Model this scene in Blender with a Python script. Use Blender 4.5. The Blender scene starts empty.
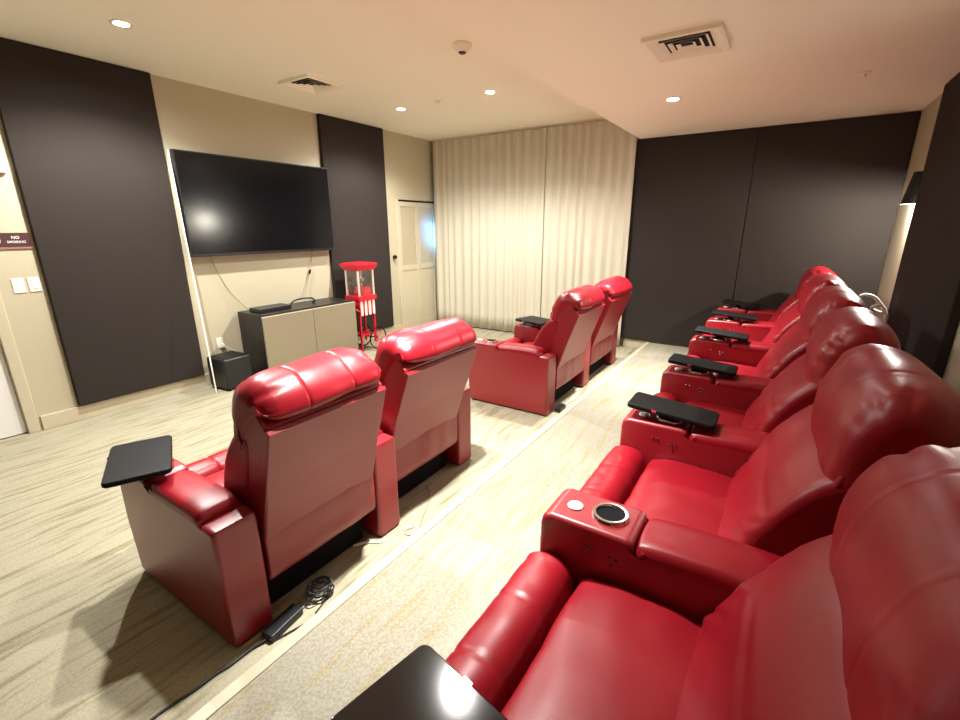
import bpy, bmesh, math, random
from mathutils import Vector, Matrix, noise
random.seed(7)
SC = bpy.context.scene
COL = SC.collection
PI = math.pi

# ------------------------------------------------------------------ room measures (metres)
YT = 5.069      # television wall
XF = 6.414      # far wall behind the curtain
YR = -0.916     # wall behind the back row
XN = -2.2       # wall behind the photographer
CH, CL = 2.993, 2.706   # high / dropped ceiling
YD = 1.7226     # edge of the dropped ceiling
PZ = 0.108      # platform height
YS = 1.393      # platform edge

# ------------------------------------------------------------------ materials
def nt(name):
    m = bpy.data.materials.new(name); m.use_nodes = True
    t = m.node_tree; return m, t, t.nodes['Principled BSDF']

def lin(r, g, b):
    f = lambda c: (c/255/12.92) if c/255 <= .04045 else ((c/255+.055)/1.055)**2.4
    return (f(r), f(g), f(b), 1)

def mat(name, rgb, rough=.6, metal=0, spec=.5, coat=0, bump=None, var=None):
    m, t, b = nt(name)
    b.inputs['Base Color'].default_value = rgb
    b.inputs['Roughness'].default_value = rough
    b.inputs['Metallic'].default_value = metal
    b.inputs['Specular IOR Level'].default_value = spec
    b.inputs['Coat Weight'].default_value = coat; b.inputs['Coat Roughness'].default_value = .32
    tc = t.nodes.new('ShaderNodeTexCoord')
    if var:                                # (scale, amount) small tonal variation
        n = t.nodes.new('ShaderNodeTexNoise'); n.inputs['Scale'].default_value = var[0]; n.inputs['Detail'].default_value = 4
        t.links.new(tc.outputs['Object'], n.inputs['Vector'])
        r = t.nodes.new('ShaderNodeValToRGB')
        a = var[1]
        r.color_ramp.elements[0].position = .3; r.color_ramp.elements[1].position = .7
        r.color_ramp.elements[0].color = tuple(c*(1-a) for c in rgb[:3])+(1,)
        r.color_ramp.elements[1].color = tuple(min(1, c*(1+a)) for c in rgb[:3])+(1,)
        t.links.new(n.outputs['Fac'], r.inputs['Fac']); t.links.new(r.outputs['Color'], b.inputs['Base Color'])
    if bump:                               # (scale, strength, distance)
        n = t.nodes.new('ShaderNodeTexNoise'); n.inputs['Scale'].default_value = bump[0]; n.inputs['Detail'].default_value = 3
        t.links.new(tc.outputs['Object'], n.inputs['Vector'])
        bp = t.nodes.new('ShaderNodeBump'); bp.inputs['Strength'].default_value = bump[1]; bp.inputs['Distance'].default_value = bump[2]
        t.links.new(n.outputs['Fac'], bp.inputs['Height']); t.links.new(bp.outputs['Normal'], b.inputs['Normal'])
    return m

M = {}
M['leather'] = mat('red_leather', (.26, .005, .013, 1), .38, spec=.45, bump=(260, .12, .002), var=(6, .08))
M['leather_panel'] = mat('red_leather_panel', (.26, .007, .014, 1), .38, spec=.7, coat=.15, bump=(300, .08, .001), var=(3, .05))
M['dark'] = mat('black_mechanism', (.006, .006, .007, 1), .8, spec=.1)
M['tray'] = mat('black_tray_lacquer', (.006, .006, .007, 1), .10, spec=.6)
M['tray_soft'] = mat('black_tray_satin', (.007, .007, .007, 1), .5, spec=.15)
M['chrome'] = mat('chrome', (.8, .78, .74, 1), .15, metal=1)
M['button'] = mat('dark_chrome_button', (.25, .22, .22, 1), .25, metal=1)
M['black_plastic'] = mat('black_plastic', (.010, .010, .012, 1), .4)
M['wall'] = mat('beige_wall_paint', lin(186, 178, 152), .7, bump=(90, .05, .002))
M['wall2'] = mat('beige_trim_paint', lin(196, 188, 162), .5)
M['ceil'] = mat('ceiling_paint', lin(252, 252, 236), .75, bump=(60, .05, .002))
M['panel'] = mat('dark_brown_fabric', (.034, .028, .0245, 1), .95, spec=.15, bump=(500, .5, .003), var=(240, .25))
M['white'] = mat('white_paint', lin(235, 235, 233), .5)
M['white_plastic'] = mat('white_plastic', lin(240, 236, 225), .4)
M['screen'] = mat('television_screen', (.004, .004, .005, 1), .16, spec=.28)
M['bezel'] = mat('television_bezel', (.006, .006, .007, 1), .35)
M['cab'] = mat('black_oak_veneer', (.014, .012, .011, 1), .4, var=(20, .3))
M['cabdoor'] = mat('champagne_lacquer_door', lin(146, 136, 114), .3, spec=.5)
M['cabedge'] = mat('pale_metal_edge', lin(225, 215, 190), .3, metal=.3)
M['red_paint'] = mat('red_enamel', (.62, .012, .03, 1), .3)
M['bulbglass'] = mat('popcorn_glass', (.9, .9, .9, 1), .05)
M['pale_metal'] = mat('pale_polished_metal', lin(235, 225, 215), .3, metal=.4)
M['bronze'] = mat('dark_bronze', (.05, .035, .02, 1), .4, metal=.8)
M['cord_dark'] = mat('black_cord', (.008, .008, .012, 1), .5)
M['cord_olive'] = mat('grey_brown_cord', lin(150, 135, 90), .6)
M['cord_white'] = mat('white_cord', lin(248, 246, 238), .5)
M['sign'] = mat('dark_maroon_sign', lin(70, 36, 38), .5)
M['sign_edge'] = mat('tan_sign_edge', lin(150, 112, 92), .5)
M['vent'] = mat('vent_paint', lin(250, 248, 230), .6)
M['vent_dark'] = mat('vent_duct', (.01, .008, .007, 1), .9)
M['cream_stripe'] = mat('cream_stripe', lin(250, 225, 220), .4)
M['nosing'] = mat('cream_step_nosing', lin(178, 170, 146), .6)
M['shade'] = mat('black_lamp_shade', (.006, .006, .006, 1), .8)

def glass_mat():
    m, t, b = nt('clear_glass')
    b.inputs['Base Color'].default_value = (1, 1, 1, 1); b.inputs['Roughness'].default_value = .03
    b.inputs['IOR'].default_value = 1.45
    tr = t.nodes.new('ShaderNodeBsdfTransparent'); tr.inputs['Color'].default_value = (.95, .95, .95, 1)
    gl = t.nodes.new('ShaderNodeBsdfGlossy'); gl.inputs['Roughness'].default_value = .04
    mx = t.nodes.new('ShaderNodeMixShader'); mx.inputs['Fac'].default_value = .07
    t.links.new(tr.outputs[0], mx.inputs[1]); t.links.new(gl.outputs[0], mx.inputs[2])
    t.links.new(mx.outputs[0], t.nodes['Material Output'].inputs['Surface'])
    return m
M['glass'] = glass_mat()

def emit(name, col, s):
    m, t, b = nt(name)
    b.inputs['Base Color'].default_value = (0, 0, 0, 1)
    b.inputs['Emission Color'].default_value = col; b.inputs['Emission Strength'].default_value = s
    return m
M['lamp'] = emit('lit_downlight', (1, .95, .88, 1), 60)
M['bulb'] = emit('lit_bulb', (1, .72, .30, 1), 12)

def carpet(name, base, streak, flecks):
    m, t, b = nt(name); N = t.nodes.new; L = t.links.new
    b.inputs['Roughness'].default_value = .95; b.inputs['Specular IOR Level'].default_value = .1
    tc = N('ShaderNodeTexCoord')
    mp = N('ShaderNodeMapping'); mp.inputs['Scale'].default_value = (2.2, 27, 1); L(tc.outputs['Object'], mp.inputs['Vector'])
    wob = N('ShaderNodeTexNoise'); wob.inputs['Scale'].default_value = 1.6; wob.inputs['Detail'].default_value = 2
    L(tc.outputs['Object'], wob.inputs['Vector'])
    ad = N('ShaderNodeVectorMath'); ad.operation = 'MULTIPLY_ADD'; ad.inputs[1].default_value = (0, 3.2, 0)
    L(wob.outputs['Color'], ad.inputs[0]); L(mp.outputs[0], ad.inputs[2])
    n1 = N('ShaderNodeTexNoise'); n1.inputs['Scale'].default_value = 1.0; n1.inputs['Detail'].default_value = 5; n1.inputs['Roughness'].default_value = .6
    L(ad.outputs[0], n1.inputs['Vector'])
    r1 = N('ShaderNodeValToRGB'); r1.color_ramp.elements[0].position = .50; r1.color_ramp.elements[1].position = .64
    r1.color_ramp.elements[0].color = (0, 0, 0, 1); r1.color_ramp.elements[1].color = (1, 1, 1, 1)
    L(n1.outputs['Fac'], r1.inputs['Fac'])
    n2 = N('ShaderNodeTexNoise'); n2.inputs['Scale'].default_value = 95; n2.inputs['Detail'].default_value = 2
    L(tc.outputs['Object'], n2.inputs['Vector'])
    mx = N('ShaderNodeMix'); mx.data_type = 'RGBA'; mx.inputs['A'].default_value = base; mx.inputs['B'].default_value = streak
    ml = N('ShaderNodeMath'); ml.operation = 'MULTIPLY'; ml.inputs[1].default_value = .7
    L(r1.outputs['Color'], ml.inputs[0]); L(ml.outputs[0], mx.inputs['Factor'])
    r2 = N('ShaderNodeValToRGB'); r2.color_ramp.elements[0].position = .38; r2.color_ramp.elements[1].position = .62
    r2.color_ramp.elements[0].color = (1-flecks, 1-flecks, 1-flecks*1.1, 1); r2.color_ramp.elements[1].color = (1, 1, 1, 1)
    L(n2.outputs['Fac'], r2.inputs['Fac'])
    mm = N('ShaderNodeMix'); mm.data_type = 'RGBA'; mm.blend_type = 'MULTIPLY'; mm.inputs['Factor'].default_value = 1
    L(mx.outputs['Result'], mm.inputs['A']); L(r2.outputs['Color'], mm.inputs['B'])
    L(mm.outputs['Result'], b.inputs['Base Color'])
    bp = N('ShaderNodeBump'); bp.inputs['Strength'].default_value = .35; bp.inputs['Distance'].default_value = .004
    L(n2.outputs['Fac'], bp.inputs['Height']); L(bp.outputs['Normal'], b.inputs['Normal'])
    return m
M['carpet'] = carpet('beige_streaked_carpet', lin(166, 160, 138), lin(122, 113, 82), .14)
M['carpet2'] = carpet('pale_flecked_carpet', lin(152, 148, 133), lin(150, 137, 102), .22)

def curtain_mat():
    m, t, b = nt('cream_curtain_cloth')
    b.inputs['Base Color'].default_value = lin(205, 200, 180); b.inputs['Roughness'].default_value = .85
    b.inputs['Specular IOR Level'].default_value = .15
    tc = t.nodes.new('ShaderNodeTexCoord'); n = t.nodes.new('ShaderNodeTexNoise'); n.inputs['Scale'].default_value = 400
    t.links.new(tc.outputs['Object'], n.inputs['Vector'])
    bp = t.nodes.new('ShaderNodeBump'); bp.inputs['Strength'].default_value = .15; bp.inputs['Distance'].default_value = .002
    t.links.new(n.outputs['Fac'], bp.inputs['Height']); t.links.new(bp.outputs['Normal'], b.inputs['Normal'])
    return m
M['curtain'] = curtain_mat()

# ------------------------------------------------------------------ mesh helpers
def build(name, bm, m, parent=None, smooth=True, angle=40, loc=None, label=None):
    bmesh.ops.recalc_face_normals(bm, faces=bm.faces[:])
    me = bpy.data.meshes.new(name); bm.to_mesh(me); bm.free()
    for mm in (m if isinstance(m, (list, tuple)) else [m]): me.materials.append(mm)
    if smooth:
        me.shade_smooth(); me.set_sharp_from_angle(angle=math.radians(angle))
    o = bpy.data.objects.new(name, me); COL.objects.link(o)
    if smooth and angle < 100:
        wn = o.modifiers.new('normals', 'WEIGHTED_NORMAL'); wn.keep_sharp = True; wn.weight = 60
    if parent: o.parent = parent
    if loc: o.location = loc
    if label: o['label'] = label
    return o

def box(bm, x0, x1, y0, y1, z0, z1, bev=0, seg=3, mi=0, mtx=None):
    vs = [bm.verts.new((x, y, z)) for x in (x0, x1) for y in (y0, y1) for z in (z0, z1)]
    fs = [bm.faces.new([vs[i] for i in f]) for f in ((0, 1, 3, 2), (4, 6, 7, 5), (0, 4, 5, 1), (2, 3, 7, 6), (0, 2, 6, 4), (1, 5, 7, 3))]
    for f in fs: f.material_index = mi
    if bev:
        es = list({e for f in fs for e in f.edges})
        r = bmesh.ops.bevel(bm, geom=es, offset=bev, segments=seg, profile=.5, affect='EDGES', clamp_overlap=True)
        for f in r['faces']: f.material_index = mi
        vs = list({v for f in r['faces'] for v in f.verts} | {v for v in vs if v.is_valid})
    if mtx is not None:
        for v in vs: v.co = mtx @ v.co
    return vs

def BX(*a, **k):
    bm = bmesh.new(); box(bm, *a, **k); return bm

def catmull(pts, n, closed=True):
    out = []; N = len(pts)
    segs = N if closed else N-1
    for i in range(segs):
        g = (lambda j: pts[j % N]) if closed else (lambda j: pts[max(0, min(N-1, j))])
        p0, p1, p2, p3 = g(i-1), g(i), g(i+1), g(i+2)
        for k in range(n):
            t = k/n
            out.append(tuple(.5*((2*b)+(-a+c)*t+(2*a-5*b+4*c-d)*t*t+(-a+3*b-3*c+d)*t**3) for a, b, c, d in zip(p0, p1, p2, p3)))
    if not closed: out.append(tuple(pts[-1]))
    return out

def loft(bm, prof, x0, x1, r=.03, nx=16, disp=None, mi=0):
    """closed (y,z) profile swept along x, with ends rounded by r; disp(x,y,z,u) -> outward offset"""
    n = len(prof)
    area = sum(prof[i][0]*prof[(i+1) % n][1]-prof[(i+1) % n][0]*prof[i][1] for i in range(n))
    if area < 0: prof = prof[::-1]
    nor = []
    for i in range(n):
        a, b = prof[i-1], prof[(i+1) % n]
        t = Vector((b[0]-a[0], b[1]-a[1])); t.normalize(); nor.append((t.y, -t.x))
    cap = []                              # never round an end deeper than the pad is thick
    for i in range(n):
        px, py = prof[i]; dx, dy = -nor[i][0], -nor[i][1]; best = 1
        for j in range(n):
            if j in (i, (i-1) % n): continue
            ax_, ay_ = prof[j]; ex, ey = prof[(j+1) % n][0]-ax_, prof[(j+1) % n][1]-ay_
            det = ex*dy-ey*dx
            if abs(det) < 1e-12: continue
            tt = (ex*(ay_-py)-ey*(ax_-px))/det; uu = (dx*(ay_-py)-dy*(ax_-px))/det
            if tt > 1e-5 and 0 <= uu <= 1: best = min(best, tt)
        n0, n1 = nor[i-1], nor[(i+1) % n]
        th = abs(n0[0]*n1[1]-n0[1]*n1[0]) if n0[0]*n1[0]+n0[1]*n1[1] > 0 else 1.2
        q0, q1 = prof[i-1], prof[(i+1) % n]
        cap.append(min(best*.42, .7*math.hypot(q1[0]-q0[0], q1[1]-q0[1])/max(th, 1e-4)))
    for _ in range(10): cap = [min(cap[i], (cap[i-1]+2*cap[i]+cap[(i+1) % n])/4) for i in range(n)]
    st = []
    K = 5
    for k in range(K): ph = k/K*PI/2; st.append((x0+r*(1-math.sin(ph)) if False else x0+r*(1-math.cos(ph)), r*(1-math.sin(ph))))
    for k in range(nx+1): st.append((x0+r+(x1-x0-2*r)*k/nx, 0))
    for k in range(K-1, -1, -1): ph = k/K*PI/2; st.append((x1-r*(1-math.cos(ph)), r*(1-math.sin(ph))))
    rings = []
    for x, off in st:
        ring = []
        for i, (y, z) in enumerate(prof):
            d = -min(off, cap[i])
            if disp: d += disp(x, y, z, (x-x0)/(x1-x0))
            ring.append(bm.verts.new((x, y+nor[i][0]*d, z+nor[i][1]*d)))
        rings.append(ring)
    for a, b in zip(rings, rings[1:]):
        for i in range(n):
            f = bm.faces.new((a[i], a[(i+1) % n], b[(i+1) % n], b[i])); f.material_index = mi
    for ring in (rings[0], rings[-1]):
        f = bm.faces.new(ring); f.material_index = mi
        for e in f.edges: e.smooth = False
        bmesh.ops.triangulate(bm, faces=[f])

def lathe(bm, prof, seg=24, axis='z', c=(0, 0, 0), mi=0):
    rings = []
    for r, h in prof:
        ring = []
        for k in range(seg):
            a = 2*PI*k/seg; p = (r*math.cos(a), r*math.sin(a), h)
            if axis == 'x': p = (p[2], p[0], p[1])
            if axis == 'y': p = (p[0], p[2], p[1])
            ring.append(bm.verts.new((p[0]+c[0], p[1]+c[1], p[2]+c[2])))
        rings.append(ring)
    for a, b in zip(rings, rings[1:]):
        for i in range(seg):
            f = bm.faces.new((a[i], a[(i+1) % seg], b[(i+1) % seg], b[i])); f.material_index = mi
    for rg in (rings[0], rings[-1]):
        f = bm.faces.new(rg); f.material_index = mi

def tube(bm, pts, r, seg=8, sm=0, closed=False, mi=0):
    pts = [Vector(p) for p in (catmull(pts, sm, closed) if sm else pts)]
    n = len(pts); rings = []; up = Vector((0, 0, 1)); prev = None
    for i, p in enumerate(pts):
        t = (pts[(i+1) % n]-pts[i-1]) if closed else (pts[min(n-1, i+1)]-pts[max(0, i-1)])
        t.normalize()
        if prev is None:
            a = t.orthogonal().normalized()
        else:
            a = (prev-t*prev.dot(t))
            a = a.normalized() if a.length > 1e-6 else t.orthogonal().normalized()
        prev = a; b = t.cross(a)
        rings.append([bm.verts.new(p+(a*math.cos(2*PI*k/seg)+b*math.sin(2*PI*k/seg))*r) for k in range(seg)])
    pr = list(zip(rings, rings[1:]))
    if closed: pr.append((rings[-1], rings[0]))
    for a, b in pr:
        for k in range(seg):
            f = bm.faces.new((a[k], a[(k+1) % seg], b[(k+1) % seg], b[k])); f.material_index = mi
    if not closed:
        bm.faces.new(rings[0]); bm.faces.new(rings[-1])

def plate(bm, w, l, t, rad, mtx, bev=.004, n=6, mi=0):
    """rounded rectangular slab w (x) by l (y) by t, centred"""
    base = []
    for cx, cy, a0 in ((w/2-rad, l/2-rad, 0), (-w/2+rad, l/2-rad, 90), (-w/2+rad, -l/2+rad, 180), (w/2-rad, -l/2+rad, 270)):
        for k in range(n+1):
            a = math.radians(a0+90*k/n); base.append((cx, cy, rad, a))
    rings = []
    for z, ins in ((-t/2, bev), (-t/2+bev, 0), (t/2-bev, 0), (t/2, bev)):
        rings.append([bm.verts.new(mtx @ Vector((cx+(r-ins)*math.cos(a), cy+(r-ins)*math.sin(a), z))) for cx, cy, r, a in base])
    m = len(base)
    for a, b in zip(rings, rings[1:]):
        for i in range(m):
            f = bm.faces.new((a[i], a[(i+1) % m], b[(i+1) % m], b[i])); f.material_index = mi
    for rg in (rings[0], rings[-1]):
        f = bm.faces.new(rg); f.material_index = mi

def tag(o, label, cat, group=None, kind=None):
    o['label'] = label; o['category'] = cat
    if group: o['group'] = group
    if kind: o['kind'] = kind
    return o

def thing(name, label, cat, loc=(0, 0, 0), rz=0, group=None):
    o = bpy.data.objects.new(name, None); COL.objects.link(o)
    o.location = loc; o.rotation_euler = (0, 0, rz); o.empty_display_size = .1
    return tag(o, label, cat, group)

def struct(name, bm, m, smooth=False, label=None, cat=None):
    o = build(name, bm, m, smooth=smooth); o['kind'] = 'structure'
    if label: o['label'] = label
    if cat: o['category'] = cat
    return o

# ------------------------------------------------------------------ room shell
struct('floor', BX(XN, XF+.1, YS-.02, YT+.1, -.12, 0), M['carpet'], label='beige carpet with brown wavy streaks in front of the television wall', cat='floor')
struct('floor_platform', BX(XN, XF, YR, YS, -.12, PZ), M['carpet2'], label='raised carpeted platform carrying the back row of seats', cat='floor')
struct('trim_1', BX(XN, XF-.005, YS-.045, YS+.006, PZ-.055, PZ+.006, bev=.003), M['nosing'], smooth=True, label='cream nosing strip along the edge of the platform step', cat='trim')
bm = bmesh.new(); box(bm, XN, XF+.1, YD, YT+.1, CH, CH+.12); box(bm, XN, XF+.1, YR-.1, YD, CL, CH+.12)
struct('ceiling', bm, M['ceil'], label='pale peach ceiling with a dropped part over the back row', cat='ceiling')
bm = bmesh.new(); box(bm, .88, 5.50, YT, YT+.12, 0, CH); box(bm, 5.50, XF+.1, YT, YT+.12, 2.06, CH); box(bm, XN, .88, YT, YT+.12, 2.08, CH); box(bm, XN, -.1, YT, YT+.12, 0, 2.08)
box(bm, 5.50, XF+.1, YT+.06, YT+.12, 0, 2.06)
struct('wall_left', bm, M['wall'], label='beige wall carrying the television', cat='wall')
struct('wall_far', BX(XF+.06, XF+.16, YR-.1, YT+.12, -.1, CH), M['wall'], label='far wall behind curtains and dark panels', cat='wall')
struct('wall_right', BX(XN, XF+.1, YR-.12, YR, 0, CL), M['wall'], label='beige wall behind the back row of recliners', cat='wall')
struct('wall_near', BX(XN-.12, XN, YR-.1, YT+.1, 0, CH), M['panel'], label='wall behind the photographer', cat='wall')  # unseen wall; its dark fabric is added to cut fill light on chair sides
# filler of the far wall below the dropped ceiling (panels stand on it)
struct('wall_far.001', BX(XF, XF+.06, YR, YD, 0, CL), M['wall'], label='far wall surface behind the two dark panels', cat='wall')
# baseboards
struct('baseboard_left', BX(.955, 5.44, YT-.018, YT, 0, .125, bev=.003), M['wall2'], smooth=True, label='beige baseboard under the television wall', cat='baseboard')
struct('baseboard_far', BX(XF-.016, XF, YS+.01, YD, 0, .12, bev=.003), M['wall2'], smooth=True, label='beige baseboard at the foot of the far wall', cat='baseboard')
struct('baseboard_right', BX(XN, XF, YR, YR+.016, PZ, PZ+.12, bev=.003), M['wall2'], smooth=True, label='beige baseboard behind the back row', cat='baseboard')
# white door at the left edge of the picture
d = struct('door_1', BX(-.09, .862, YT+.03, YT+.07, .008, 2.07, bev=.003), M['white'], smooth=True, label='plain white door at the left edge of the picture', cat='door')
struct('trim_2', BX(.864, .94, YT-.012, YT+.1, 0, 2.15, bev=.006), M['wall2'], smooth=True, label='beige casing beside the white door', cat='trim')

# louvred bifold door
def louver_leaf(x0, x1, parent):
    bm = bmesh.new(); y0, y1 = YT+.004, YT+.036; st = .045
    box(bm, x0, x0+st, y0, y1, .02, 2.03, bev=.003); box(bm, x1-st, x1, y0, y1, .02, 2.03, bev=.003)
    for z0, z1 in ((.02, .12), (.98, 1.06), (1.96, 2.03)): box(bm, x0+st, x1-st, y0, y1, z0, z1)
    box(bm, x0+st, x1-st, y0+.012, y1-.006, .12, .98)
    k = 0; z = 1.075
    while z < 1.95:
        c = Vector(((x0+x1)/2, (y0+y1)/2, z))
        mt = Matrix.Translation(c) @ Matrix.Rotation(math.radians(-72), 4, 'X')
        box(bm, -(x1-x0)/2+st, (x1-x0)/2-st, -.019, .019, -.003, .003, mtx=mt); z += .028
    return build('door_leaf', bm, M['wall2'], parent, angle=30)
dr = bpy.data.objects.new('door_2', None); COL.objects.link(dr); dr.location = (0, 0, 0); dr['kind'] = 'structure'
dr['label'] = 'cream louvred folding closet door beside the curtain'; dr['category'] = 'door'
louver_leaf(5.51, 5.95, dr); louver_leaf(5.955, 6.395, dr)
build('door_track', BX(5.505, XF-.01, YT+.002, YT+.04, 2.035, 2.055), M['bronze'], dr)
bm = bmesh.new(); box(bm, 5.44, 5.50, YT-.014, YT+.02, 0, 2.06, bev=.004)
struct('trim_3', bm, M['wall2'], smooth=True, label='beige jamb on the left of the louvred door', cat='trim')
bm = bmesh.new(); lathe(bm, [(.016, 0), (.016, -.02), (.030, -.03), (.033, -.045), (.026, -.06), (.010, -.064)], 16, 'y', (5.335, YT, 1.205))
build('door_knob', bm, M['bronze'], dr, label='small dark bronze knob')

# ------------------------------------------------------------------ fabric acoustic panels
def panel(x0, x1, y0, y1, z0, z1, label):
    o = build('acoustic_panel', BX(x0, x1, y0, y1, z0, z1, bev=.008, seg=3), M['panel'])
    return tag(o, label, 'wall panel', 'dark fabric wall panels')
panel(1.215, 2.29, YT-.052, YT-.001, .137, CH-.003, 'wide dark fabric panel on the beige wall left of the television')
panel(4.118, 5.215, YT-.052, YT-.001, .137, CH-.003, 'dark fabric panel right of the television, behind the popcorn cart')
panel(XF-.052, XF-.001, .432, 1.757, PZ+.030, CL-.003, 'far wall dark fabric panel beside the cream curtain')
panel(XF-.052, XF-.001, YR+.006, .424, PZ+.030, CL-.003, 'far wall dark fabric panel in the right hand corner')
panel(3.66, 5.335, YR+.001, YR+.052, .24, CL-.003, 'dark fabric panel behind the back row at the right edge')

# ------------------------------------------------------------------ curtains
def curtain(y0, y1, label, seed):
    rnd = random.Random(seed)
    ys = []; y = y0; ph = 0; samp = []
    L = y0-y1; n = int(L/.0075); p = rnd.uniform(0, 6); w = rnd.uniform(.12, .16); amp = .02
    for i in range(n+1):
        yy = y0-L*i/n
        samp.append((yy, p, amp))
        p += 2*PI*(L/n)/w
        if i % 14 == 0: w = rnd.uniform(.10, .19); amp = rnd.uniform(.012, .026)
    am = [s[2] for s in samp]
    am = [sum(am[max(0, i-8):i+9])/len(am[max(0, i-8):i+9]) for i in range(len(am))]
    zs = [.018, .25, .7, 1.3, 1.9, 2.4, 2.75, 2.88, 2.945, 2.965]
    bm = bmesh.new(); rows = []
    for j, z in enumerate(zs):
        h = z/3.0; row = []
        for i, (yy, ph, _) in enumerate(samp):
            k = .75+.35*(1-h) if z < 2.87 else .9
            s = math.sin(ph+.35*noise.noise(Vector((yy*3, z*.6, seed))))
            x = XF-.062-.02+am[i]*k*(s if s < .2 else .2+(s-.2)*.8)-.03+.006*noise.noise(Vector((yy*9, z*1.5, 3)))
            zz = z+(.006*math.sin(ph) if j == len(zs)-1 else 0)
            row.append(bm.verts.new((x, yy, zz)))
        rows.append(row)
    for a, b in zip(rows, rows[1:]):
        for i in range(len(a)-1): bm.faces.new((a[i], a[i+1], b[i+1], b[i]))
    o = build('curtain', bm, M['curtain'], angle=180)
    md = o.modifiers.new('thickness', 'SOLIDIFY'); md.thickness = .003; md.offset = 0
    tag(o, label, 'curtain', 'floor to ceiling curtains on the far wall')
    return o
curtain(5.005, 2.985, 'floor length cream pleated curtain beside the louvred door', 3)
curtain(2.982, 1.745, 'floor length cream pleated curtain beside the dark far wall panel', 11)
tag(build('curtain_rail', BX(XF-.10, XF-.07, 1.745, 5.02, 2.972, CH-.0005), M['white_plastic']), 'slim curtain rail along the ceiling above the cream curtains', 'curtain rail')

# ------------------------------------------------------------------ recliners
def smooth_prof(pts, n=5): return catmull(pts, n, True)

def groove(x, x0, w, d):
    return -d*math.exp(-((x-x0)/w)**2)

def wr(p, s, seed):                       # soft creases
    v = noise.noise(Vector((p[0]*s[0]+seed, p[1]*s[1], p[2]*s[2])))
    return -max(0, .35-abs(v))/.35

def tray_mat(w, l, cx, cy, z, yaw):
    return Matrix.Translation((cx, cy, z)) @ Matrix.Rotation(math.radians(yaw), 4, 'Z') @ Matrix.Rotation(math.radians(4.5 if abs(yaw) < 9 else 0), 4, 'X')

LEA, LEP = M['leather'], M['leather_panel']

def make_arm(root, cx, w, tray=None, buttons=True):
    x0, x1 = cx-w/2, cx+w/2
    bm = bmesh.new()
    # side body: tall at the front (cup block), lower behind
    out = [(-.42, .012), (.412, .012), (.425, .30), (.428, .555), (.422, .580), (.408, .596), (.385, .603), (.140, .603), (.118, .594), (.112, .58), (.110, .535), (-.30, .535), (-.335, .56), (-.415, .555), (-.42, .53)]
    fr, bk = [], []
    a = [bm.verts.new((x0, y, z)) for y, z in out]; b = [bm.verts.new((x1, y, z)) for y, z in out]
    f1 = bm.faces.new(a); f2 = bm.faces.new(b[::-1])
    n = len(out)
    for i in range(n): bm.faces.new((a[i], b[i], b[(i+1) % n], a[(i+1) % n]))
    es = [e for e in list(f1.edges)+list(f2.edges)]
    bmesh.ops.bevel(bm, geom=es, offset=.020, segments=4, profile=.5, affect='EDGES', clamp_overlap=True)
    arm = build('arm', bm, LEP, root, angle=50)
    # padded arm rest
    bm = bmesh.new()
    prof = smooth_prof([(-.325, .490), (-.10, .487), (.085, .490), (.108, .54), (.107, .585), (.088, .600), (0, .607), (-.15, .611), (-.28, .606), (-.32, .590), (-.338, .560)], 4)
    def dp(x, y, z, u): return -.016*(2*u-1)**4*(1 if z > .575 else .2)+.002*wr((x, y, z), (9, 5, 4), cx)
    loft(bm, prof, x0+.001, x1-.001, .024, 10, dp)
    build('armrest_pad', bm, LEA, arm)
    # cup holder
    cy = .215
    bm = bmesh.new()
    lathe(bm, [(.046, .602), (.046, .610), (.049, .616), (.057, .616), (.062, .610), (.063, .602)], 28, 'z', (cx, cy, 0), 0)
    build('cup_holder', bm, M['chrome'], arm)
    bm = bmesh.new(); lathe(bm, [(.0455, .6025), (.0455, .6055), (.045, .606)], 28, 'z', (cx, cy, 0))
    build('cup_well', bm, M['dark'], arm)
    # round touch button in front of the cup
    bm = bmesh.new(); lathe(bm, [(.027, .600), (.027, .607), (.023, .611), (.006, .613)], 20, 'z', (cx-.012, .335, 0))
    build('light_button', bm, M['white_plastic'], arm)
    # switches on the sitter's side
    if buttons:
        for dy, dz, r in ((.265, .530, .006), (.245, .527, .006), (.18, .518, .007), (.16, .516, .007), (.172, .494, .007)):
            bm = bmesh.new(); lathe(bm, [(r, x0+.002), (r, x0-.003), (r*.6, x0-.005), (r*.15, x0-.0055)], 10, 'x', (0, dy, dz))
            build('control_button', bm, M['button'], arm)
    if tray:
        w_, l_, tx, ty, yaw, mt = tray
        tm = tray_mat(w_, l_, tx, ty, .657, yaw)
        bm = bmesh.new(); plate(bm, w_, l_, .026, .022, tm, .006)
        t = build('tray_table', bm, mt, root, angle=60)
        bm = bmesh.new(); lathe(bm, [(.043, .6065), (.043, .618), (.022, .622), (.022, .630), (.03, .645)], 20, 'z', (cx, cy, 0))
        build('tray_post', bm, M['black_plastic'], t)
        for sx in (-1, 1):
            bm = bmesh.new()
            mt2 = tm @ Matrix.Translation((sx*(w_/2-.0005), l_/2-.135, .004))
            box(bm, -.0025, .0025, -.011, .011, -.006, .006, mtx=mt2)
            build('tray_clip', bm, M['chrome'], t)
    return arm

def lean(o, k, c):
    for v in o.data.vertices:
        v.co.y += c+k*max(0, v.co.z-.42)

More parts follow.
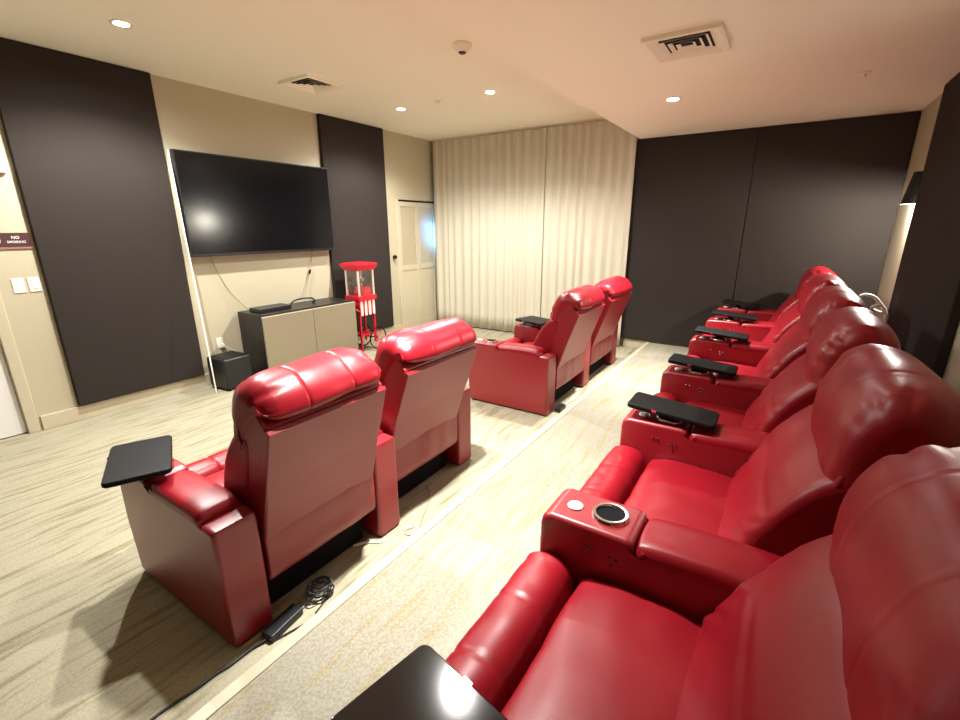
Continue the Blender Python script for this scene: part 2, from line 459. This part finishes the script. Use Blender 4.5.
def make_chair(xa, xb, y0, z0, arms, label, group, head=0, seed=1, k=0, c=0):
    """seat between xa and xb (world), arms: list of (centre x, width, tray)"""
    cx = (xa+xb)/2
    root = thing('recliner', label, 'recliner', (cx, y0, z0), 0, group)
    a, b = xa-cx+.006, xb-cx-.006; W = b-a
    for ax, aw, tr in arms:
        t = None
        if tr: t = (tr[0], tr[1], tr[2]-cx, tr[3]-y0, tr[4], tr[5])
        make_arm(root, ax-cx, aw, t, buttons=ax > cx)
    # mechanism
    build('base', BX(a+.03, b-.03, -.33, .30, 0, .14, bev=.005), M['dark'], root)
    # seat cushion
    bm = bmesh.new()
    prof = smooth_prof([(-.30, .26), (0, .25), (.22, .26), (.262, .30), (.270, .385), (.247, .434), (.15, .452), (0, .449), (-.15, .438), (-.28, .43), (-.32, .34)], 5)
    def ds(x, y, z, u):
        e = (2*u-1)
        return (-.010*e**6 if z > .38 else 0)+.004*wr((x, y, z), (5, 7, 3), seed)*(1 if z > .35 else 0)+.006*noise.noise(Vector((x*4+seed, y*4, z)))
    loft(bm, prof, a-.003, b+.003, .022, 20, ds)
    build('seat_cushion', bm, LEA, root)
    # leg rest: rounded roll that folds down to the floor
    bm = bmesh.new()
    prof = smooth_prof([(.275, .10), (.30, .07), (.40, .075), (.438, .12), (.455, .24), (.468, .355), (.452, .434), (.395, .463), (.328, .456), (.287, .41), (.275, .30)], 5)
    def dl(x, y, z, u):
        return groove(u, .335, .008, .007)+groove(u, .665, .008, .007)+groove(z, .27, .012, .008)+.003*wr((x, y, z), (6, 5, 5), seed+4)
    loft(bm, prof, a, b, .024, 60, dl)
    build('leg_rest', bm, LEA, root)
    # backrest shell
    bm = bmesh.new()
    prof = smooth_prof([(-.405, .22), (-.37, .20), (-.24, .30), (-.23, .45), (-.275, .62), (-.335, .80), (-.39, .95), (-.50, 1.01), (-.575, .95), (-.585, .89), (-.50, .60), (-.43, .38)], 5)
    loft(bm, prof, a+.006, b-.006, .010, 4)
    back = build('backrest', bm, LEP, root, angle=60)
    # lumbar cushion
    bm = bmesh.new()
    prof = smooth_prof([(-.22, .385), (-.13, .395), (-.095, .45), (-.13, .54), (-.162, .62), (-.215, .72), (-.285, .815), (-.36, .875), (-.47, .87), (-.455, .72), (-.36, .50), (-.29, .405)], 9)
    def dlum(x, y, z, u):
        e = min(u, 1-u)
        side = math.exp(-(e/.16)**2)
        low = math.exp(-((z-.58)/.16)**2)
        c1 = side*(1-math.exp(-(e/.035)**2))*low*.022*wr((x*.5, y, z+.8*x), (3, 9, 14), seed+1)
        return c1-.012*(2*u-1)**4+.007*noise.noise(Vector((x*5+seed, y*5, z*5)))+groove(z, .69, .012, .004)
    loft(bm, prof, a+.001, b-.001, .036, 34, dlum)
    build('lumbar_cushion', bm, LEA, back)
    # head cushion, a thick roll folding over the top
    h = head
    bm = bmesh.new()
    prof = smooth_prof([(-.385, .74), (-.33, .785), (-.318, .90+h*.5), (-.335, .99+h*.6), (-.38, 1.065+h), (-.455, 1.112+h), (-.545, 1.10+h), (-.605, 1.05+h), (-.628, .995), (-.618, .958), (-.57, .930), (-.50, .86), (-.44, .77)], 9)
    def dh(x, y, z, u):
        e = min(u, 1-u)
        side = math.exp(-(e/.13)**2)
        puck = side*(1-math.exp(-(e/.035)**2))*.018*wr((x*.6, y, z), (3, 10, 11), seed+7)*(1 if y > -.6 else .3)
        g = groove(u, .31, .005, .0045)+groove(u, .69, .005, .0045)
        gz = 0
        br = .011*noise.noise(Vector((x*5.5+seed*2, y*5, z*5)))
        return puck+g+gz+br-.028*(2*u-1)**6
    loft(bm, prof, a-.002, b+.002, .060, 64, dh)
    build('head_cushion', bm, LEA, back)
    # leather panel on the rear, with the loose flap below
    bm = bmesh.new()
    prof = [(-.430, .470), (-.450, .470), (-.612, .912), (-.602, .926), (-.580, .920)]
    loft(bm, prof, a+.004, b-.004, .006, 3)
    build('back_panel', bm, LEP, root, angle=30)
    bm = bmesh.new()
    prof = smooth_prof([(-.40, .205), (-.425, .200), (-.436, .25), (-.436, .36), (-.433, .452), (-.425, .462), (-.41, .455), (-.40, .33)], 3)
    def dsk(x, y, z, u): return (.010*noise.noise(Vector((x*7+seed, 0, z*2)))+.012*math.sin(u*PI))*(1 if y < -.415 else 0)*(1-abs((z-.33)/.15)**2 if abs(z-.33) < .15 else 0)
    loft(bm, prof, a+.004, b-.004, .008, 30, dsk)
    build('rear_flap', bm, LEP, root, angle=60)
    for o in list(root.children)+list(back.children):
        if o.name.split('.')[0] in ('backrest', 'lumbar_cushion', 'head_cushion', 'back_panel', 'rear_flap'): lean(o, k, c)
    return root

FRONT = 'red recliners in the front row'; BACK = 'red recliners in the back row on the platform'
TS, TG = M['tray_soft'], M['tray']
aw = .17
# front row (on the lower floor)
make_chair(.845, 1.478, 2.04, 0, [(.752, .182, (.24, .40, .705, 2.275, -24, TS)), (1.565, .168, None)],
           'front row red recliner nearest the camera, with a black tray on its left arm', FRONT, .0, 1, .085, .015)
make_chair(1.662, 2.348, 2.13, 0, [(2.435, .168, None)],
           'front row red recliner just beyond the nearest one, seen from behind', FRONT, .0, 2, .0, .012)
make_chair(3.685, 4.405, 1.985, 0, [(3.588, .19, None), (4.50, .18, (.28, .38, 4.47, 2.17, -16, TS))],
           'front row red recliner with bare cup holder arm, facing the curtain end of the room', FRONT, .0, 3, .0, .012)
make_chair(4.60, 5.37, 1.985, 0, [(5.465, .18, None)],
           'front row red recliner farthest from the camera, beside the dark far panel', FRONT, .0, 4, .0, .012)
# back row (on the platform)
YB = .14; bw = .205
ar = [.435, 1.352, 2.308, 3.240, 4.33, 5.33, 6.19]
tr = [(.24, .40, .439, .360, -11, TG), None, (.20, .41, 2.308, .345, 0, TS), (.20, .41, 3.240, .335, 0, TS),
      (.20, .41, 4.33, .335, 0, TS), (.20, .41, 5.33, .32, 0, TS), (.20, .38, 6.19, .32, 0, TS)]
lab = ['back row red recliner nearest the camera, behind the glossy black tray',
       'back row red recliner just beyond the arm with the bare cup holder',
       'third red recliner of the back row counted from the camera',
       'fourth red recliner of the back row counted from the camera',
       'fifth red recliner of the back row, one short of the far dark panel',
       'last red recliner of the back row, against the far dark panel']
for i in range(6):
    arms = [(ar[i+1], bw, tr[i+1])]
    if i == 0: arms.insert(0, (ar[0], bw, tr[0]))
    make_chair(ar[i]+bw/2, ar[i+1]-bw/2, YB, PZ, arms, lab[i], BACK, .028, 10+i*3, -.012, 0)

# ------------------------------------------------------------------ television
tv = thing('television', 'large black flat television hanging on the beige wall', 'television', (3.235, YT-.06, 1.365))
x0, x1, z0, z1 = -.905, .885, 0, 1.0
build('bezel', BX(x0, x1, -.055, .0, z0, z1, bev=.006), M['bezel'], tv)
build('screen', BX(x0+.014, x1-.014, -.0565, -.054, z0+.03, z1-.014), M['screen'], tv, smooth=False)
build('wall_mount', BX(-.3, .3, .0, .058, .3, .7), M['dark'], tv)

# media cabinet
cab = thing('media_cabinet', 'black media cabinet with two champagne doors under the television', 'cabinet', (3.41, 4.80, 0))
bm = bmesh.new(); hx = .655
box(bm, -hx, hx, -.20, .24, .035, .745, bev=.003); box(bm, -hx+.04, hx-.04, -.17, .20, 0, .036)
build('carcass', bm, M['cab'], cab)
for s in (-1, 1):
    xa_, xb_ = (-hx+.006, -.003) if s < 0 else (.003, hx-.006)
    dd = build('door', BX(xa_, xb_, -.222, -.2005, .055, .715, bev=.002), M['cabdoor'], cab)
    build('door_edge', BX(xa_, xb_, -.2225, -.2, .7152, .722), M['cabedge'], dd)
bm = bmesh.new(); box(bm, -.2, .2, -.10, .10, 0, .045, bev=.006); box(bm, -.19, .19, -.102, -.099, .012, .035)
o = build('cable_box', bm, M['black_plastic'], loc=(3.02, 4.81, .7455)); tag(o, 'flat black cable box on the left end of the media cabinet', 'cable box')
bm = bmesh.new()
tube(bm, [(3.27, 4.80, .765), (3.33, 4.83, .80), (3.46, 4.86, .812), (3.62, 4.87, .80), (3.66, 4.86, .762), (3.60, 4.83, .757)], .010, 8, 6)
tag(build('cable_loop', bm, M['cord_dark']), 'curved black cable lying on the media cabinet beside the flat box', 'cable')

# subwoofer
sw = thing('subwoofer', 'black cube subwoofer on the floor left of the media cabinet', 'speaker', (2.455, 4.80, 0), math.radians(4))
build('body', BX(-.155, .155, -.155, .155, .02, .345, bev=.025, seg=4), M['black_plastic'], sw, angle=60)
build('top_plate', BX(-.128, .128, -.128, .128, .345, .350, bev=.002), M['tray_soft'], sw)
for sx in (-1, 1):
    for sy in (-1, 1):
        bm = bmesh.new(); lathe(bm, [(.018, 0), (.02, .021)], 10, 'z', (sx*.12, sy*.12, 0)); build('foot', bm, M['dark'], sw)

# ------------------------------------------------------------------ popcorn cart
pc = thing('popcorn_cart', 'red popcorn machine cart with spoked wheels right of the cabinet', 'popcorn machine', (4.32, 4.745, 0))
w, dpt = .130, .115
bm = bmesh.new()                               # canopy
rings = []
for ww, dd_, z in ((w+.015, dpt+.015, 1.10), (w+.03, dpt+.03, 1.12), (w+.055, dpt+.05, 1.17), (w+.055, dpt+.05, 1.185), (w+.01, dpt+.01, 1.20)):
    rings.append([bm.verts.new(p) for p in ((-ww, -dd_, z), (ww, -dd_, z), (ww, dd_, z), (-ww, dd_, z))])
for a, b in zip(rings, rings[1:]):
    for i in range(4): bm.faces.new((a[i], a[(i+1) % 4], b[(i+1) % 4], b[i]))
bm.faces.new(rings[0]); bm.faces.new(rings[-1])
build('canopy', bm, M['red_paint'], pc, angle=20)
for sx in (-1, 1):
    for sy in (-1, 1): build('corner_post', BX(sx*w-.010, sx*w+.010, sy*dpt-.010, sy*dpt+.010, .765, 1.105), M['pale_metal'], pc, smooth=False)
for sy in (-1, 1): build('glass_pane', BX(-w+.01, w-.01, sy*dpt-.002, sy*dpt+.002, .77, 1.10), M['glass'], pc, smooth=False)
for sx in (-1, 1): build('glass_pane', BX(sx*w-.002, sx*w+.002, -dpt+.01, dpt-.01, .77, 1.10), M['glass'], pc, smooth=False)
build('deck', BX(-w-.03, w+.03, -dpt-.025, dpt+.025, .705, .767, bev=.008), M['red_paint'], pc)
bm = bmesh.new(); lathe(bm, [(.03, .93), (.05, .945), (.055, .99), (.05, 1.0)], 20, 'z', (0, 0, 0)); tube(bm, [(0, 0, .99), (0, 0, 1.10)], .008)
tube(bm, [(.05, 0, .97), (.10, 0, .985)], .006)
build('kettle', bm, M['chrome'], pc)
build('popcorn_bin', BX(-.03, w-.02, -.09, .09, .7675, .87, bev=.01), M['red_paint'], pc)
bm = bmesh.new(); box(bm, -w-.01, w+.01, -dpt, dpt, .52, .706, bev=.004)
cb = build('cart_box', bm, M['red_paint'], pc)
for k in range(4):
    xx = -w+.024+k*.072
    build('cream_stripe', BX(xx-.018, xx+.022, -dpt-.006, -dpt-.0005, .50, .70), M['cream_stripe'], cb, smooth=False)
for sx in (-1, 1):
    for sy in (-1, 1):
        bm = bmesh.new(); box(bm, sx*w-.012, sx*w+.012, sy*(dpt-.02)-.012, sy*(dpt-.02)+.012, (.10 if sx > 0 else .0), .521)
        build('leg', bm, M['red_paint'], pc, smooth=False)
bm = bmesh.new(); box(bm, -w, w, -dpt+.01, dpt-.01, .215, .235); build('shelf', bm, M['red_paint'], pc, smooth=False)
for sy in (-1, 1):
    bm = bmesh.new(); c = (w+.0, sy*(dpt+.03), .158); R = .15
    tube(bm, [(c[0]+R*math.cos(2*PI*k/36), c[1], c[2]+R*math.sin(2*PI*k/36)) for k in range(36)], .008, 8, 0, True)
    wh = build('wheel', bm, M['dark'], pc)
    bm = bmesh.new()
    for k in range(12): tube(bm, [c, (c[0]+R*math.cos(PI*k/6), c[1], c[2]+R*math.sin(PI*k/6))], .003, 6)
    build('spokes', bm, M['red_paint'], wh)
    bm = bmesh.new(); lathe(bm, [(.02, -.014), (.02, .014)], 12, 'y', c); build('hub', bm, M['chrome'], wh)
bm = bmesh.new(); tube(bm, [(w, -dpt-.03, .158), (w, dpt+.03, .158)], .008); build('axle', bm, M['dark'], pc)
bm = bmesh.new(); tube(bm, [(-w, -dpt+.02, .56), (-w-.05, -dpt+.02, .60), (-w-.05, dpt-.02, .60), (-w, dpt-.02, .56)], .009); build('push_handle', bm, M['chrome'], pc)

# ------------------------------------------------------------------ wall fittings
def front_plate(name, x0, x1, z0, z1, t, m, bev=.003): return build(name, BX(x0, x1, YT-t, YT-.0005, z0, z1, bev=bev), m)
for x0, x1, l in ((1.018, 1.092, 'white light switch plate, the one on the left under the sign'), (1.112, 1.186, 'white light switch plate next to the dark fabric panel')):
    o = front_plate('light_switch', x0, x1, 1.155, 1.27, .007, M['white_plastic']); tag(o, l, 'light switch', 'light switches under the sign')
    build('rocker', BX(x0+.02, x1-.02, YT-.011, YT-.0071, 1.18, 1.245, bev=.001), M['white_plastic'], o)
o = front_plate('wall_alarm', 1.0, 1.165, 2.055, 2.18, .04, M['white_plastic'], .008); tag(o, 'white alarm box high on the wall at the left edge', 'alarm')
build('alarm_lens', BX(1.04, 1.125, YT-.05, YT-.04, 2.09, 2.145, bev=.006), M['white'], o)
sg = front_plate('sign', .90, 1.20, 1.497, 1.618, .010, M['sign'], .002); tag(sg, 'dark maroon no smoking sign on the wall above the light switches', 'sign')
build('sign_border', BX(.90, 1.20, YT-.012, YT-.0101, 1.497, 1.510), M['sign_edge'], sg, smooth=False)
bm = bmesh.new(); c = (.985, YT-.0115, 1.562)
tube(bm, [(c[0]+.034*math.cos(2*PI*k/28), c[1], c[2]+.034*math.sin(2*PI*k/28)) for k in range(28)], .005, 6, 0, True)
tube(bm, [(c[0]-.024, c[1], c[2]+.024), (c[0]+.024, c[1], c[2]-.024)], .004, 6)
box(bm, c[0]-.02, c[0]+.02, c[1]-.001, c[1]+.001, c[2]-.005, c[2]+.005)
build('sign_symbol', bm, M['white'], sg)
def text_mesh(txt, size, loc, rot, m, parent, name):
    cu = bpy.data.curves.new('txt', 'FONT'); cu.body = txt; cu.size = size; cu.extrude = .0006; cu.align_x = 'CENTER'; cu.offset = size*.012
    ob = bpy.data.objects.new('txt', cu); COL.objects.link(ob)
    dg = bpy.context.evaluated_depsgraph_get(); dg.update()
    me = bpy.data.meshes.new_from_object(ob.evaluated_get(dg))
    me.transform(Matrix.Translation(loc) @ rot)
    bpy.data.objects.remove(ob)
    o = bpy.data.objects.new(name, me); COL.objects.link(o); me.materials.clear(); me.materials.append(m); o.parent = parent
    return o
RX = Matrix.Rotation(PI/2, 4, 'X')
text_mesh('NO', .030, (1.112, YT-.0112, 1.573), RX, M['white'], sg, 'sign_text')
text_mesh('SMOKING', .0245, (1.113, YT-.0112, 1.541), RX, M['white'], sg, 'sign_text')
# outlet with plug
o = front_plate('wall_outlet', 2.49, 2.56, .37, .485, .006, M['white_plastic']); tag(o, 'white wall outlet with a plug above the subwoofer', 'outlet')
build('plug', BX(2.515, 2.555, YT-.04, YT-.0061, .38, .42, bev=.004), M['white_plastic'], o)
bm = bmesh.new(); tube(bm, [(2.545, YT-.038, .40), (2.58, YT-.045, .37), (2.64, YT-.04, .33), (2.70, YT-.03, .25), (2.72, YT-.03, .12), (2.70, YT-.05, .006)], .004, 6, 5)
tag(build('white_cable', bm, M['cord_white']), 'thin white cord hanging from the wall outlet', 'cord')
# cables from the television
bm = bmesh.new(); tube(bm, [(2.56, YT-.03, 1.40), (2.57, YT-.025, 1.33), (2.63, YT-.03, 1.14), (2.71, YT-.03, .97), (2.81, YT-.06, .82), (2.85, YT-.10, .755)], .0045, 6, 6)
tag(build('television_cable', bm, M['cord_olive']), 'thin brown cable from the television down to the flat cable box', 'cable')
bm = bmesh.new(); tube(bm, [(3.84, YT-.03, 1.40), (3.83, YT-.025, 1.33), (3.78, YT-.03, 1.15), (3.72, YT-.03, 1.0), (3.65, YT-.05, .85), (3.60, YT-.09, .752)], .0045, 6, 6)
o = tag(build('television_cable', bm, M['cord_olive']), 'thin brown cable with a connector, on the right below the television', 'cable')
bm = bmesh.new(); tube(bm, [(3.775, YT-.03, 1.13), (3.755, YT-.03, 1.08)], .013, 8); build('connector', bm, M['dark'], o)
# white pole leaning by the television
bm = bmesh.new(); tube(bm, [(2.232, 4.715, .006), (2.322, 5.02, 2.36)], .007, 10)
tag(build('white_pole', bm, M['cord_white']), 'thin white pole leaning on the wall between dark panel and television', 'pole')

# ------------------------------------------------------------------ wall sconce and white cord on the right wall
sc = thing('wall_sconce', 'black wall sconce on the strip of wall in the far right corner', 'lamp', (5.49, YR, 1.825))
bm = bmesh.new(); seg = 20; rr = []
for r, z in ((.095, 0), (.062, .26)):
    rr.append([bm.verts.new((r*math.cos(PI*k/seg), .004+r*1.25*math.sin(PI*k/seg), z)) for k in range(seg+1)])
for i in range(seg): bm.faces.new((rr[0][i], rr[0][i+1], rr[1][i+1], rr[1][i]))
bm.faces.new(rr[1]); o = build('lamp_shade', bm, M['shade'], sc, angle=60); md = o.modifiers.new('t', 'SOLIDIFY'); md.thickness = .004
build('wall_plate', BX(-.05, .05, .0, .008, .02, .22, bev=.002), M['bronze'], sc)
bm = bmesh.new(); lathe(bm, [(.006, .0), (.016, .010), (.019, .032), (.012, .07), (.011, .09)], 14, 'z', (0, .030, .0)); build('bulb', bm, M['bulb'], sc)
bm = bmesh.new(); lathe(bm, [(.015, .09), (.015, .14)], 12, 'z', (0, .030, 0)); tube(bm, [(0, .030, .12), (0, .006, .12)], .008); build('lamp_socket', bm, M['bronze'], sc)

bm = bmesh.new()
tube(bm, [(5.1, -.62, 1.06), (5.1, -.66, 1.078), (5.1, -.715, 1.062), (5.1, -.765, 1.01), (5.1, -.80, .955), (5.11, -.79, .93), (5.12, -.74, .945), (5.1, -.715, .965), (5.09, -.74, .99), (5.1, -.785, .985), (5.1, -.81, .94), (5.1, -.825, .88), (5.1, -.83, .6), (5.1, -.83, PZ+.014)], .014, 8, 5)
tag(build('extension_cord', bm, M['cord_white']), 'tangled white cord draped behind the back row by the corner', 'cord')

# ------------------------------------------------------------------ floor cords
adp = tag(build('power_adapter', BX(-.085, .085, -.032, .032, 0, .036, bev=.006), M['black_plastic'], loc=(.845, 1.565, .001)), 'black power adapter on the carpet beside the nearest front recliner', 'power adapter')
adp.rotation_euler = (0, 0, math.radians(8))
bm = bmesh.new()
tube(bm, [(.76, 1.553, .012), (.70, 1.57, .006), (.62, 1.572, .006), (.56, 1.583, .006), (.49, 1.585, .006), (.40, 1.60, .006), (.33, 1.60, .006), (.22, 1.585, .006), (.05, 1.57, .006), (-.3, 1.56, .006)], .0055, 8, 6)
tag(build('black_cable', bm, M['cord_dark']), 'black cord running along the carpet toward the bottom edge of the picture', 'cord')
bm = bmesh.new(); rnd = random.Random(4)
pts = [(.93, 1.575, .02), (.97, 1.57, .02)]
for k in range(70):
    a = k*.62; r = .035+.03*rnd.random()
    pts.append((1.045+.012*math.sin(k*.3)+r*1.1*math.cos(a), 1.575+r*.85*math.sin(a), .012+.04*abs(math.sin(k*.37))+.01*rnd.random()))
pts += [(1.02, 1.52, .006), (.96, 1.50, .006)]
tube(bm, pts, .0032, 6, 4)
tag(build('cord_bundle', bm, M['cord_dark']), 'tangled bundle of black cord next to the power adapter', 'cord')
bm = bmesh.new(); tube(bm, [(.77, 1.53, .006), (.87, 1.50, .005), (.97, 1.475, .005), (1.08, 1.455, .005), (1.18, 1.42, .005), (1.22, 1.405, .005)], .004, 6, 6)
tag(build('black_cable', bm, M['cord_dark']), 'black cord running from the adapter to the platform step', 'cord')
bm = bmesh.new(); tube(bm, [(2.04, 1.76, .004), (2.0, 1.70, .004), (1.90, 1.62, .004), (1.83, 1.585, .004), (1.72, 1.53, .004), (1.65, 1.49, .004), (1.60, 1.50, .004), (1.585, 1.535, .004), (1.62, 1.55, .004), (1.66, 1.53, .004)], .0022, 6, 6)
tag(build('thin_cord', bm, M['cord_olive']), 'thin grey cord curling on the carpet below the second front recliner', 'cord')
bm = bmesh.new(); tube(bm, [(1.36, 1.70, .006), (1.42, 1.66, .006), (1.46, 1.60, .006), (1.50, 1.59, .006)], .006, 8, 5)
tag(build('white_strap', bm, M['cord_white']), 'short white strap on the carpet under the nearest front recliner', 'strap')
bm = bmesh.new(); tube(bm, [(3.75, 1.545, .006), (3.90, 1.53, .01), (4.05, 1.52, .006), (4.2, 1.545, .006)], .006, 8, 5)
tag(build('white_strap', bm, M['cord_white']), 'short white strap on the carpet under the front recliner by the curtain', 'strap')
tag(build('floor_adapter', BX(3.66, 3.80, 1.50, 1.56, 0.001, .04, bev=.005), M['black_plastic']), 'small black box on the carpet by the step behind the third front recliner', 'power adapter')

# ------------------------------------------------------------------ ceiling fittings
def vent(cx, cy, z, s, label):
    v = thing('ceiling_vent', label, 'vent', (cx, cy, z), 0, 'ceiling vents')
    h = s/2
    bm = bmesh.new()
    def ringf(a, za, b, zb, cx_=0, cy_=0):
        A = [bm.verts.new((x*a, y*a, za)) for x, y in ((-1, -1), (1, -1), (1, 1), (-1, 1))]; B = [bm.verts.new((x*b, y*b, zb)) for x, y in ((-1, -1), (1, -1), (1, 1), (-1, 1))]
        for i in range(4): bm.faces.new((A[i], A[(i+1) % 4], B[(i+1) % 4], B[i]))
    ringf(h, 0, h, -.022); ringf(h, -.022, h-.02, -.026); ringf(h-.02, -.026, h-.075, -.004)
    build('frame', bm, M['vent'], v, smooth=False)
    build('duct', BX(-h+.075, h-.075, -h+.075, h-.075, -.003, -.0005), M['vent_dark'], v, smooth=False)
    for k in range(3):
        a = h-.082-k*.040; bm = bmesh.new(); ringf(a, -.019, a-.020, -.006)
        build('louver', bm, M['vent'], v, smooth=False)
    return v
vent(3.30, 4.085, CH, .43, 'square white ceiling vent above the television')
vent(3.322, .67, CL, .43, 'square white ceiling vent over the back row')

sm = thing('smoke_detector', 'round cream smoke detector on the ceiling near the middle', 'smoke detector', (3.30, 2.297, CH))
bm = bmesh.new(); lathe(bm, [(.075, -.0005), (.075, -.018), (.066, -.030), (.040, -.052), (.030, -.055)], 24); build('body', bm, M['vent'], sm)
bm = bmesh.new(); lathe(bm, [(.030, -.0552), (.024, -.064), (.01, -.066)], 16); build('sensor', bm, M['bronze'], sm)
def sprinkler(x, y, z, l):
    s = thing('ceiling_sprinkler', l, 'sprinkler', (x, y, z), 0, 'ceiling sprinklers')
    bm = bmesh.new(); lathe(bm, [(.036, -.0005), (.034, -.008), (.02, -.012)], 20); build('escutcheon', bm, M['vent'], s)
    bm = bmesh.new(); lathe(bm, [(.01, -.012), (.008, -.030), (.012, -.028), (.012, -.030)], 14); build('head', bm, M['vent'], s)
sprinkler(4.62, -.307, CL, 'small ceiling sprinkler over the back row near the dark corner')
sprinkler(4.49, 3.463, CH, 'small ceiling sprinkler near the downlights by the curtain')

DL = 'recessed ceiling downlights'
def downlight(x, y, z, power, label, spot=95, blend=.8, spill=.3, hot=0):
    d = thing('downlight', label, 'downlight', (x, y, z), 0, DL)
    bm = bmesh.new(); lathe(bm, [(.048, -.0008), (.048, -.004), (.056, -.006), (.066, -.004), (.068, -.0006)], 28); build('trim_ring', bm, M['white_plastic'], d)
    bm = bmesh.new(); lathe(bm, [(.046, -.0006), (.046, -.0025)], 28); build('lens', bm, M['lamp'], d)
    for nm, e, a, bl in [('downlight_beam', power, spot, blend), ('downlight_spill', power*spill, 165, .35)]+([('downlight_core', power*hot, 62, 1)] if hot else []):
        li = bpy.data.lights.new(nm, 'SPOT'); li.energy = e; li.color = (1, .975, .925); li.spot_size = math.radians(a); li.spot_blend = bl; li.shadow_soft_size = .04
        lo = bpy.data.objects.new(nm, li); COL.objects.link(lo); lo.parent = d; lo.location = (0, 0, -.02)
    return d
PW = 300
downlight(1.713, 4.03, CH, PW*.78, 'bright ceiling downlight at the upper left, above the wide dark panel', 142, .5, .1)
downlight(4.53, 4.047, CH, PW*.50, 'bright ceiling downlight near the curtain, the one closer to the television wall', 142, .5, .1)
downlight(4.514, 2.798, CH, PW*.60, 'bright ceiling downlight near the curtain, toward the middle of the ceiling', 142, .5, .1)
downlight(4.612, .996, CL, PW*1.0, 'bright ceiling downlight over the platform before the dark far panels', 88, .9, .05, 1.2)
downlight(1.71, 2.80, CH, PW*.62, 'ceiling downlight above the nearest front recliner, outside the picture', 95, .8, .15)
downlight(1.74, 1.30, CL, PW*1.1, 'ceiling downlight over the near part of the platform, outside the picture', 88, .9, .05, .85)

li = bpy.data.lights.new('sconce_light', 'POINT'); li.energy = 85; li.color = (1, .94, .84); li.shadow_soft_size = .02
lo = bpy.data.objects.new('sconce_light', li); COL.objects.link(lo); lo.location = (5.49, YR+.03, 1.80)
# daylight leaking round the end of the curtain
li = bpy.data.lights.new('daylight_gap', 'AREA'); li.shape = 'RECTANGLE'; li.size = .02; li.size_y = .32; li.energy = 3.2; li.color = (.10, .40, 1)
lo = bpy.data.objects.new('daylight_gap', li); COL.objects.link(lo); lo.location = (6.452, 4.975, 1.50)
lo.rotation_euler = Vector((-.30, .09, 0)).to_track_quat('-Z', 'Y').to_euler()

w_ = bpy.data.worlds.new('World'); SC.world = w_; w_.use_nodes = True
w_.node_tree.nodes['Background'].inputs['Color'].default_value = (1, .95, .85, 1); w_.node_tree.nodes['Background'].inputs['Strength'].default_value = .3

# ------------------------------------------------------------------ camera
f, yaw, pitch, roll = 454.6147, .5763, -.2849, -.0035
fw = Vector((math.cos(pitch)*math.cos(yaw), math.cos(pitch)*math.sin(yaw), math.sin(pitch)))
rt = fw.cross(Vector((0, 0, 1))).normalized(); up = rt.cross(fw)
rt2 = rt*math.cos(roll)+up*math.sin(roll); up2 = -rt*math.sin(roll)+up*math.cos(roll)
cd = bpy.data.cameras.new('Camera'); cd.sensor_width = 36; cd.lens = f*36/960; cd.clip_start = .02
co = bpy.data.objects.new('Camera', cd); COL.objects.link(co)
m3 = Matrix((rt2, up2, -fw)).transposed().to_4x4(); m3.translation = (0, 0, 1.65)
co.matrix_world = m3
SC.camera = co

vs = SC.view_settings; vs.view_transform = 'Standard'; vs.look = 'None'; vs.gamma = 1; vs.use_curve_mapping = False
vs.exposure = 0.70
SC.cycles.max_bounces = 8; SC.cycles.diffuse_bounces = 5; SC.cycles.use_denoising = True
SC.cycles.sample_clamp_indirect = 4
